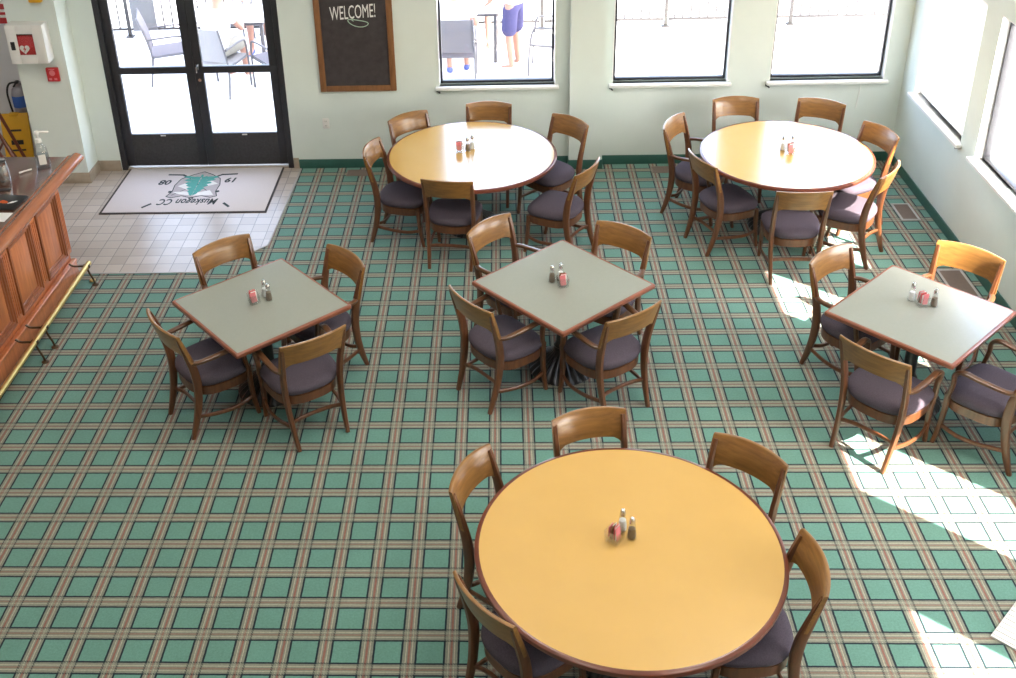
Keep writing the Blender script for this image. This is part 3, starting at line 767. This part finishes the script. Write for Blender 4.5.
def vent(cx, cy, w, d, label, fw, fmat, rz=0):
    t = thing('floor_vent', label, 'floor vent', (cx, cy, 0), rz, 'floor vents')
    mb = MB()
    for c, s_ in (((0, d/2-fw/2, .003), (w, fw, .006)), ((0, -d/2+fw/2, .003), (w, fw, .006)), ((w/2-fw/2, 0, .003), (fw, d-2*fw, .006)), ((-w/2+fw/2, 0, .003), (fw, d-2*fw, .006))): mb.box(c, s_, bev=.0015, seg=1)
    mb.build('vent_frame', fmat, t)
    mb = MB(); mb.box((0, 0, .001), (w-2*fw, d-2*fw, .002))
    n = int((d-2*fw)/.016)
    for k in range(n): mb.box((0, -d/2+fw+(k+.5)*(d-2*fw)/n, .0035), (w-2*fw, .006, .004))
    mb.build('vent_grille', M['register'], t)
vent(-.04, 5.49, .27, .15, 'brown floor vent below the electrical outlet by the entrance', .012, M['register'])
vent(3.20, 5.47, .27, .16, 'brown floor vent at the wall base between pilaster and corner table', .012, M['register'])
vent(5.375, 4.44, .18, .35, 'floor vent in pale frame in the far corner by the side wall', .022, M['register_frame'])
vent(5.39, 3.10, .22, .47, 'floor vent in pale frame behind the side wall square table', .022, M['register_frame'])

SY = 5.33
o = thing('defibrillator_cabinet', 'white wall cabinet with a red heart-marked defibrillator case behind its window', 'cabinet', (-3.205, SY, 1.40))
w, h, d = .375, .395, .14
mb = MB()
for c, s_ in (((-w/2+.006, -d/2, h/2), (.012, d, h)), ((w/2-.006, -d/2, h/2), (.012, d, h)), ((0, -d/2, .006), (w-.024, d, .012)), ((0, -d/2, h-.006), (w-.024, d, .012)), ((0, -.006, h/2), (w-.024, .012, h-.024))): mb.box(c, s_, bev=.003)
mb.build('cabinet_body', M['plastic_white'], o)
mb = MB(); y = -d-.008
for c, s_ in (((-w/2+.05, y, h/2), (.10, .016, h)), ((w/2-.055, y, h/2), (.11, .016, h)), ((-.005, y, .045), (w-.21, .016, .09)), ((-.005, y, h-.045), (w-.21, .016, .09))): mb.box(c, s_, bev=.004)
dd = mb.build('cabinet_door', M['plastic_white'], o)
mb = MB(); mb.box((-.005, y, h/2), (w-.205, .005, h-.17)); mb.build('window_pane', M['glass'], dd)
mb = MB(); mb.box((-w/2+.05, y-.010, h/2-.01), (.042, .010, .085), bev=.003); mb.build('latch', M['black'], dd)
cs = thing('defibrillator_case', 'red defibrillator case with white heart inside the wall cabinet', 'defibrillator', (-3.21, SY-.075, 1.4125))
mb = MB(); mb.box((0, 0, .14), (.24, .10, .27), bev=.02, seg=3); mb.build('case_body', M['red_bag'], cs)
mb = MB(); mb.box((0, -.02, .287), (.20, .05, .03), bev=.01); mb.build('case_handle', M['black'], cs)
mb = MB(); P = []
for k in range(36):
    q = 2*PI*k/36
    P.append((.0033*16*math.sin(q)**3*.95-.035, .0033*(13*math.cos(q)-5*math.cos(2*q)-2*math.cos(3*q)-math.cos(4*q))+.13))
mb.loft([[Vector((x, yy, z)) for x, z in P] for yy in (-.0495, -.052)]); hm = mb.build('heart_print', M['plastic_white'], cs)
mb = MB(); mb.loft([[Vector((x, yy, z)) for x, z in ((-.028, .165), (-.052, .128), (-.038, .128), (-.046, .095), (-.018, .138), (-.033, .138))] for yy in (-.0505, -.053)]); mb.build('bolt_print', M['red'], cs)
mb = MB(); mb.box((-.01, -.0508, .055), (.10, .002, .012)); mb.build('text_print', M['plastic_white'], cs)
o = thing('fire_alarm_plate', 'small red square alarm plate below the white wall cabinet', 'alarm', (-3.062, SY, 1.235))  # red alarm plate fixed to the stub wall, modelled without a switch
mb = MB(); mb.box((0, -.016, 0), (.125, .032, .145), bev=.006); mb.build('plate_body', M['red'], o)
mb = MB(); mb.lathe([(.030, 0), (.030, .003)], 20)
for v in mb.bm.verts: v.co = Vector((v.co.x, -.032-v.co.z, v.co.y+.02))
mb.box((-.028, -.033, -.045), (.03, .003, .022)); mb.box((.026, -.033, -.045), (.03, .003, .022)); mb.box((0, -.033, .058), (.06, .003, .008)); mb.build('plate_marks', M['packet_pink'], o)
mb = MB(); mb.box((-3.075, SY-.03, 2.04), (.13, .06, .10), bev=.015); mb.box((-3.075, SY-.065, 2.03), (.05, .02, .05), bev=.01); tag(mb.build('mounted_call_box', M['yellow']), 'yellow call box mounted high above the white wall cabinet', 'call box')
# alcove: extinguisher, wet floor sign, tray stand, red placard
o = thing('fire_extinguisher', 'silver fire extinguisher with blue label on the alcove wall', 'fire extinguisher', (-3.79, 6.02, .50))
mb = MB(); mb.lathe([(.075, 0), (.085, .012), (.085, .06)], 28); mb.build('cylinder_base', M['red'], o)
mb = MB(); mb.lathe([(.085, .058), (.086, .065), (.086, .27), (.07, .33), (.035, .36), (.025, .365), (.025, .39)], 28); mb.build('cylinder', M['silver'], o)
mb = MB(); a0, a1 = -PI*.80, -PI*.2
mb.loft([[Vector((r*math.cos(a0+(a1-a0)*k/10), r*math.sin(a0+(a1-a0)*k/10), z)) for k in range(11)]+[Vector((.08*math.cos(a1-(a1-a0)*k/10), .08*math.sin(a1-(a1-a0)*k/10), z)) for k in range(11)] for r, z in ((.0875, .13), (.0875, .26))]); mb.build('blue_label', M['blue'], o)
mb = MB(); mb.box((0, -.01, .405), (.035, .05, .03), bev=.005); mb.box((0, -.07, .425), (.022, .12, .010), Matrix.Rotation(-.2, 3, 'X'), bev=.003); mb.box((0, -.06, .395), (.02, .09, .009), Matrix.Rotation(.25, 3, 'X'), bev=.003); mb.build('valve_handle', M['black'], o)
mb = MB(); mb.tube([(-.02, 0, .40), (-.08, -.03, .39), (-.115, -.04, .30), (-.11, -.04, .15), (-.10, -.04, .07)], .011, 8, 4); mb.build('hose', M['black'], o)
mb = MB(); mb.box((0, .07, .24), (.05, .03, .30), bev=.004); mb.build('wall_hook', M['steel'], o)
o = thing('wet_floor_sign', 'yellow folding wet floor sign leaning in the alcove behind the bar', 'floor sign', (-3.80, 5.70, .004), math.radians(6))
mb = MB(); rot = Matrix.Rotation(math.radians(-12), 3, 'X')
mb.box((0, .06, .31), (.30, .02, .62), rot, bev=.008); mb.build('sign_panel', M['yellow'], o)
mb = MB(); mb.box((0, .095, .305), (.29, .02, .61), Matrix.Rotation(math.radians(-9), 3, 'X'), bev=.008); mb.build('rear_panel', M['yellow'], o)
mb = MB(); mb.box((0, .125, .60), (.10, .07, .03), bev=.008); mb.build('carry_grip', M['yellow'], o)
mb = MB(); mb.box((0, .048, .30), (.13, .004, .05), rot); mb.box((0, .076, .43), (.12, .004, .022), rot); mb.box((0, .030, .215), (.16, .004, .02), rot); mb.build('sign_print', M['black'], o)
o = thing('tray_stand', 'folded dark wooden tray stand leaning behind the bar end', 'tray stand', (-3.80, 5.20, .004), math.radians(12))
for k, (xa, xb) in enumerate(((-.16, .20), (-.02, .26))):
    for yy in (0, .30):
        mb = MB(); mb.sweep([(xb, yy+.02*k, 0), (xa, yy+.10+.02*k, .82)], (.016, .014)); mb.build('leg', M['edge'], o)
mb = MB(); mb.box((-.16, .27, .83), (.05, .36, .03), bev=.006); mb.box((-.03, .27, .83), (.05, .36, .03), bev=.006); mb.build('top_rail', M['edge'], o)
mb = MB(); mb.box((.03, .2, .42), (.02, .30, .02), bev=.004); mb.build('cross_bar', M['edge'], o)
mb = MB(); mb.box((-3.78, 6.092, 1.72), (.28, .012, .36), bev=.003); r_ = tag(mb.build('wall_sign_placard', M['red']), 'red placard on the alcove wall at the picture corner', 'placard')
mb = MB(); mb.box((-3.78, 6.0855, 1.78), (.2, .002, .05)); mb.box((-3.78, 6.0855, 1.68), (.2, .002, .03)); mb.box((-3.78, 6.0855, 1.62), (.16, .002, .03)); mb.build('placard_marks', M['plastic_white'], r_)

# white grooved board lying on the carpet at the right edge
o = thing('grooved_board', 'white grooved board lying flat on the carpet at the edge beside the sun patch', 'board', (4.189, -.704, 0), math.radians(46))
mb = MB(); mb.box((.45, -.30, .008), (.90, .60, .014), bev=.003); mb.build('board_panel', M['white'], o)
mb = MB()
for k in range(22): mb.box((.04*k+.03, -.30, .017), (.028, .59, .006), bev=.002, seg=1)
mb.build('board_ribs', M['white'], o)

# ------------------------------------------------------------------ outside: deck, railing, patio furniture, people
mb = MB(); mb.box((0, 5.8+40, -.06), (160, 80, .1)); mb.box((5.76+40, 5.8-30, -.06), (80, 60, .1)); struct(mb.build('ground', M['deck']))
RY = 10.35
xs = [-6.0, -3.98, -2.0, .05, 2.08, 3.86, 5.64, 7.6]
for i in range(len(xs)-1):
    x0, x1 = xs[i], xs[i+1]
    o = thing('railing_section', 'dark metal railing section '+['past the far door edge', 'behind the grey sheet panel outside the doors', 'behind the white table outside the doors', 'behind the chalkboard wall', 'behind the standing man outside', 'seen through the window past the pilaster', 'seen through the corner end window'][i], 'railing', (x0, RY, -.01), 0, 'deck railing sections')
    mb = MB(); mb.box((0, 0, .56), (.05, .05, 1.12), bev=.004); mb.box((0, 0, .012), (.11, .11, .024), bev=.004); mb.build('post', M['rail_metal'], o)
    for z, n in ((.12, 'bottom_rail'), (1.08, 'top_rail')):
        mb = MB(); mb.box(((x1-x0)/2, 0, z), (x1-x0-.066, .04, .035), bev=.004); mb.build(n, M['rail_metal'], o)
    n = 14
    bar_me = None
    for k in range(n):
        mb = MB(); mb.box(((k+1)*(x1-x0)/(n+1), 0, .60), (.022, .022, .93)); mb.build('baluster', M['rail_metal'], o)
o = thing('railing_sign_panel', 'plain grey sheet panel fixed to the deck railing outside the doors', 'panel', (-3.72, RY-.06, .10), 0)  # blank sign sheet hung on the deck railing, not on a wall
mb = MB(); mb.box((0, 0, .28), (.36, .03, .56), bev=.004); mb.build('sheet', M['cabinet_grey'], o)
mb = MB(); mb.box((0, .025, .28), (.05, .03, .3)); mb.box((0, -.017, .52), (.02, .006, .03), bev=.002); mb.build('clip', M['black'], o)

def patio_chair(loc, rz, label, slm):
    t = thing('patio_chair', label, 'patio chair', (*loc, -.01), rz, 'patio chairs on the deck')
    r = .013
    for s in (-1, 1):
        mb = MB(); mb.tube([(s*.25, .27, 0), (s*.255, .26, .3), (s*.26, .22, .60), (s*.262, .12, .645), (s*.26, -.10, .64), (s*.255, -.24, .63)], r, 8, 4); mb.build('arm_frame', M['patio_metal'], t)
        mb = MB(); mb.tube([(s*.25, -.28, 0), (s*.25, -.22, .35), (s*.24, -.25, .60), (s*.235, -.34, .92)], r, 8, 4); mb.build('rear_frame', M['patio_metal'], t)
        mb = MB(); mb.tube([(s*.245, .26, .41), (s*.245, -.22, .385)], r, 8); mb.build('seat_rail', M['patio_metal'], t)
    mb = MB(); n = 8
    def slab(pts, th):
        loops = []
        for (y, z) in pts: loops.append([Vector((-.235, y, z)), Vector((.235, y, z)), Vector((.235, y+th[0], z+th[1])), Vector((-.235, y+th[0], z+th[1]))])
        return loops
    mb.loft(slab([(-.225, .46), (-.245, .60), (-.285, .75), (-.34, .91)], (.012, .004))); mb.build('sling_back', slm, t)
    mb = MB(); mb.loft(slab([(.27, .418), (.1, .405), (-.1, .395), (-.225, .39)], (0, .012))); mb.build('sling_seat', slm, t)
    return t
def patio_table(x, y, w, d, label, rz=0):
    t = thing('patio_table', label, 'patio table', (x, y, -.01), rz)
    mb = MB(); mb.box((0, 0, .71), (w, d, .035), bev=.008); mb.build('tabletop', M['patio_table'], t)
    mb = MB(); mb.box((0, 0, .665), (w-.12, d-.12, .05), bev=.004); mb.build('apron', M['patio_metal'], t)
    for sx in (-1, 1):
        for sy in (-1, 1):
            mb = MB(); mb.box((sx*(w/2-.09), sy*(d/2-.09), .33), (.045, .045, .66), bev=.004); mb.build('leg', M['patio_metal'], t)
patio_table(-2.05, 9.05, .95, .72, 'white patio table outside the glass doors')
patio_table(1.10, 9.25, .80, .75, 'white patio table outside beyond the seated person in the window')
patio_chair((-2.08, 8.08), math.radians(-18), 'patio chair with seated white-shirted person outside the doors', M['sling_pale'])
patio_chair((-2.86, 8.55), math.radians(-75), 'empty grey sling patio chair outside the door leaf nearer the bar', M['sling'])
patio_chair((-1.33, 8.12), math.radians(40), 'empty patio chair just outside by the chalkboard side of the doors', M['sling'])
patio_chair((-1.85, 9.88), math.radians(178), 'patio chair under the blue-shoed person beyond the door table', M['sling_pale'])
patio_chair((.91, 8.26), math.radians(0), 'grey patio chair with its back to the window, person sitting in it', M['sling'])
patio_chair((2.14, 8.62), math.radians(82), 'pale patio chair behind the standing man outside the window', M['sling_pale'])
patio_chair((1.20, 10.0-.02), math.radians(178), 'patio chair under the navy-shirted person at the far table side', M['sling_pale'])

# people ------------------------------------------------------------
def skinned(name, chains, mat, parent, sub=2):
    """chains: list of lists of (point, radius); a chain starting with an existing key joins it"""
    bm = bmesh.new(); lay = bm.verts.layers.skin.verify(); keys = {}
    for ch in chains:
        prev = None
        for k, it in enumerate(ch):
            p, r = it
            key = tuple(round(c, 4) for c in p)
            if key in keys: v = keys[key]
            else:
                v = bm.verts.new(p); rr = r if isinstance(r, tuple) else (r, r); v[lay].radius = rr; keys[key] = v
                if prev is None: v[lay].use_root = True
            if prev is not None and prev != v:
                try: bm.edges.new((prev, v))
                except ValueError: pass
            prev = v
    me = bpy.data.meshes.new(name); bm.to_mesh(me); bm.free(); me.materials.append(mat)
    o = bpy.data.objects.new(name, me); C.objects.link(o); o.parent = parent
    m = o.modifiers.new('skin', 'SKIN'); m.use_smooth_shade = True
    m = o.modifiers.new('sub', 'SUBSURF'); m.levels = sub; m.render_levels = sub
    return o
def lerp(a, b, t): return tuple(a[i]+(b[i]-a[i])*t for i in range(3))
def person(label, loc, rz, J, shirt, shorts, shoe, hair=True):
    t = thing('person', label, 'person', (*loc, -.01), rz)
    pel, chest, neck = J['pelvis'], J['chest'], J['neck']
    head = J['head']; mid = lerp(pel, chest, .5)
    ch = [[(pel, (.11, .08)), (mid, (.095, .07)), (chest, (.105, .07)), (neck, (.060, .060)), (lerp(neck, head, .6), (.075, .085)), (head, (.098, .118)), (tuple(head[i]+(0, .0, .085)[i] for i in range(3)), (.078, .092))]]
    for s, S in ((-1, 'L'), (1, 'R')):
        sh, el, wr = J['sh'+S], J['el'+S], J['wr'+S]
        ch.append([(chest, .09), (sh, .054), (lerp(sh, el, .5), .047), (el, .039), (lerp(el, wr, .4), .036), (wr, .024)])
        d = Vector(wr)-Vector(el); d.normalize(); side = d.cross(Vector((0, 0, 1)))
        if side.length < .2: side = d.cross(Vector((0, 1, 0)))
        side.normalize()
        nrm = side.cross(d)
        pal = Vector(wr)+d*.045; ch[-1].append((tuple(pal), (.036, .018)))
        kn = Vector(wr)+d*.085; ch[-1].append((tuple(kn), (.036, .014)))
        for f, (off, ln) in enumerate(((-.030, .060), (-.010, .072), (.010, .068), (.029, .054))):
            b = kn+side*off-d*.01; c1 = b+d*ln*.5-nrm*.006; c2 = b+d*ln-nrm*.024
            ch.append([(tuple(b), .0085), (tuple(c1), .0082), (tuple(c2), .007)])
        b = Vector(wr)+d*.03-side*.026*s; ch.append([(tuple(b), .0105), (tuple(b-side*.022*s+d*.025-nrm*.006), .010), (tuple(b-side*.028*s+d*.055-nrm*.014), .0075)])
        hp, kn_, an, to = J['hp'+S], J['kn'+S], J['an'+S], J['to'+S]
        ch.append([(pel, .12), (hp, .088), (lerp(hp, kn_, .5), .074), (kn_, .056), (lerp(kn_, an, .35), .054), (an, .034), (to, (.04, .026))])
    body = skinned('body', ch, M['skin'], t)
    # clothes
    k = 1.16
    c1 = [[(lerp(pel, chest, -.22), (.185, .15)), (lerp(pel, chest, .1), (.18, .145)), (mid, (.172, .135)), (chest, (.185, .13)), (lerp(chest, neck, .6), (.11, .095)), (lerp(chest, neck, .86), (.078, .075))]]
    for S in 'LR':
        sh, el = J['sh'+S], J['el'+S]; c1.append([(chest, .15), (sh, .086), (lerp(sh, el, .55), .072)])
    skinned('shirt', c1, shirt, t)
    c2 = [[(lerp(pel, chest, .12), (.16, .125)), (pel, (.168, .132))]]
    for S in 'LR':
        hp, kn_ = J['hp'+S], J['kn'+S]; c2.append([(pel, .15), (hp, .112), (lerp(hp, kn_, .5), .108), (lerp(hp, kn_, 1.02), .102)])
    skinned('shorts', c2, shorts, t)
    for S in 'LR':
        an, to = Vector(J['an'+S]), Vector(J['to'+S]); f = to-an; f.z = 0; f.normalize()
        z = min(an.z, to.z)
        skinned('shoe', [[(tuple(an-f*.05+Vector((0, 0, .045-an.z+ (an.z-.08)))), (.042, .042)), (tuple(an+f*.05+Vector((0, 0, -.035))), (.044, .036)), (tuple(an+f*.15+Vector((0, 0, -.045))), (.044, .028))]], shoe, t, 2)
    if hair:
        h = Vector(head)
        skinned('hair', [[(tuple(h+Vector((0, -.05, -.03))), (.085, .06)), (tuple(h+Vector((0, -.034, .03))), (.108, .092)), (tuple(h+Vector((0, -.018, .085))), (.10, .108)), (tuple(h+Vector((0, -.01, .125))), (.062, .075))]], M['hair'], t)
    h = Vector(head)
    mb = MB()
    mb.tube([h+Vector((0, .078, .02)), h+Vector((0, .108, -.02)), h+Vector((0, .078, -.032))], .012, 8, 2)
    for s in (-1, 1): mb.tube([h+Vector((s*.074, -.002, -.03)), h+Vector((s*.086, -.012, .0)), h+Vector((s*.077, -.005, .03))], .011, 8, 2)
    mb.build('nose_and_ears', M['skin'], t)
    for s in (-1, 1):
        mb = MB(); mb.lathe([(.002, -.011), (.009, -.006), (.011, 0), (.009, .006), (.002, .011)], 12, tuple(h+Vector((s*.031, .080, .022)))); mb.build('eye', M['eye'], t)
    mb = MB(); mb.tube([h+Vector((-.024, .074, -.054)), h+Vector((0, .084, -.057)), h+Vector((.024, .074, -.054))], .006, 6, 2); mb.build('mouth', M['packet_pink'], t)
    return t
stand = dict(pelvis=(0, 0, .95), chest=(0, .01, 1.30), neck=(0, .0, 1.50), head=(0, .035, 1.63), shL=(-.19, 0, 1.42), elL=(-.25, .0, 1.14), wrL=(-.22, .20, .98), shR=(.19, 0, 1.42), elR=(.25, -.02, 1.14), wrR=(.24, .06, .90),
             hpL=(-.095, 0, .90), knL=(-.105, .02, .49), anL=(-.11, -.02, .08), toL=(-.12, .13, .035), hpR=(.095, 0, .90), knR=(.105, .03, .49), anR=(.115, -.0, .08), toR=(.13, .15, .035))
sit = dict(pelvis=(0, -.05, .585), chest=(0, -.14, .90), neck=(0, -.12, 1.10), head=(0, -.075, 1.23), shL=(-.19, -.14, 1.02), elL=(-.26, -.06, .74), wrL=(-.20, .16, .74), shR=(.19, -.14, 1.02), elR=(.26, -.06, .74), wrR=(.20, .17, .74),
           hpL=(-.095, -.03, .555), knL=(-.12, .38, .555), anL=(-.12, .36, .08), toL=(-.13, .51, .035), hpR=(.095, -.03, .555), knR=(.12, .38, .555), anR=(.12, .40, .08), toR=(.13, .55, .035))
sit2 = dict(sit); sit2.update(elR=(.27, -.03, .76), wrR=(.23, .17, .72), anL=(-.10, .30, .08), toL=(-.11, .45, .035))
sit3 = dict(sit); sit3.update(chest=(0, .0, .90), neck=(0, .06, 1.09), head=(0, .12, 1.2), shL=(-.19, .02, 1.0), shR=(.19, .02, 1.0), elL=(-.25, .18, .78), elR=(.25, .18, .78), wrL=(-.12, .40, .78), wrR=(.12, .42, .78))
person('standing person in white shirt and navy shorts outside the window', (1.655, 8.66), math.radians(62), stand, M['shirt_white'], M['shorts_navy'], M['shoe_white'])
person('seated person with blue shoes in the patio chair backed to the window', (.91, 8.28), 0, sit2, M['shirt_white'], M['shorts_khaki'], M['shoe_blue'])
person('seated person in navy shirt at the far side of the window table', (1.20, 9.96), math.radians(178), sit, M['shirt_navy'], M['shorts_khaki'], M['shoe_white'])
person('seated person in white shirt leaning at the table outside the doors', (-2.08, 8.10), math.radians(-18), sit3, M['shirt_white'], M['shorts_khaki'], M['shoe_white'])
person('seated person with blue shoes beyond the white table outside the doors', (-1.85, 9.86), math.radians(178), sit, M['shirt_white'], M['shorts_khaki'], M['shoe_blue'])

# ------------------------------------------------------------------ light
SUN_EL, SUN_AZ = 40.6, -40.0          # azimuth measured from +x
w = bpy.data.worlds.new('sky'); scene.world = w; w.use_nodes = True; nt = w.node_tree
bg = nt.nodes['Background']; sky = nt.nodes.new('ShaderNodeTexSky'); sky.sky_type = 'NISHITA'; sky.sun_disc = False
sky.sun_elevation = math.radians(SUN_EL); sky.sun_rotation = math.radians(90-SUN_AZ); sky.air_density = 1.0; sky.dust_density = 2.5; sky.ozone_density = 1.0
nt.links.new(nmix(nt, .55, sky.outputs[0], (1.0, .97, .95, 1)), bg.inputs[0]); bg.inputs[1].default_value = 3.8
def light(name, kind, loc, energy, col, **k):
    l = bpy.data.lights.new(name, kind); l.energy = energy; l.color = col
    for a, b in k.items(): setattr(l, a, b)
    o = bpy.data.objects.new(name, l); C.objects.link(o); o.location = loc; return o
s = light('sun', 'SUN', (8, -8, 8), 40, (1, .93, .82), angle=math.radians(.6))
to = Vector((math.cos(math.radians(SUN_EL))*math.cos(math.radians(SUN_AZ)), math.cos(math.radians(SUN_EL))*math.sin(math.radians(SUN_AZ)), math.sin(math.radians(SUN_EL))))
s.rotation_euler = to.to_track_quat('Z', 'Y').to_euler()
for x, e in ((-2.6, 34), (.8, 60), (4.0, 86)):  # added out-of-view area lights under the ceiling, brightening the interior as warm fill
    for y in (-2.0, 1.3):
        light('ceiling_fill', 'AREA', (x, y, ZC-.03), e*(.78 if y < 0 else 1.12), (1, .93, .83), shape='SQUARE', size=1.2)

# ------------------------------------------------------------------ camera
cd = bpy.data.cameras.new('camera'); cam = bpy.data.objects.new('camera', cd); C.objects.link(cam); scene.camera = cam
fpx, px_, py_ = 1101.174, 456.448, 222.375
cd.sensor_fit = 'HORIZONTAL'; cd.sensor_width = 36; cd.lens = fpx*36/1016
cd.shift_x = (508-px_)/1016; cd.shift_y = (py_-339)/1016; cd.clip_start = .05; cd.clip_end = 300
yaw, pit_, rol = -.0503, .4837, -.0347
f = Vector((math.sin(yaw)*math.cos(pit_), math.cos(yaw)*math.cos(pit_), -math.sin(pit_))); r = Vector((math.cos(yaw), -math.sin(yaw), 0)); u = r.cross(f)
r2 = r*math.cos(rol)+u*math.sin(rol); u2 = -r*math.sin(rol)+u*math.cos(rol)
Mx = Matrix((r2, u2, -f)).transposed().to_4x4(); Mx.translation = (1.519, -5.152, 4.987); cam.matrix_world = Mx

vs = scene.view_settings; scene.display_settings.display_device = 'sRGB'
vs.view_transform = 'Standard'; vs.look = 'None'; vs.gamma = 1; vs.use_curve_mapping = False; vs.exposure = 0.12
cy = scene.cycles; cy.max_bounces = 8; cy.diffuse_bounces = 4; cy.glossy_bounces = 4; cy.transparent_max_bounces = 16; cy.sample_clamp_indirect = 8
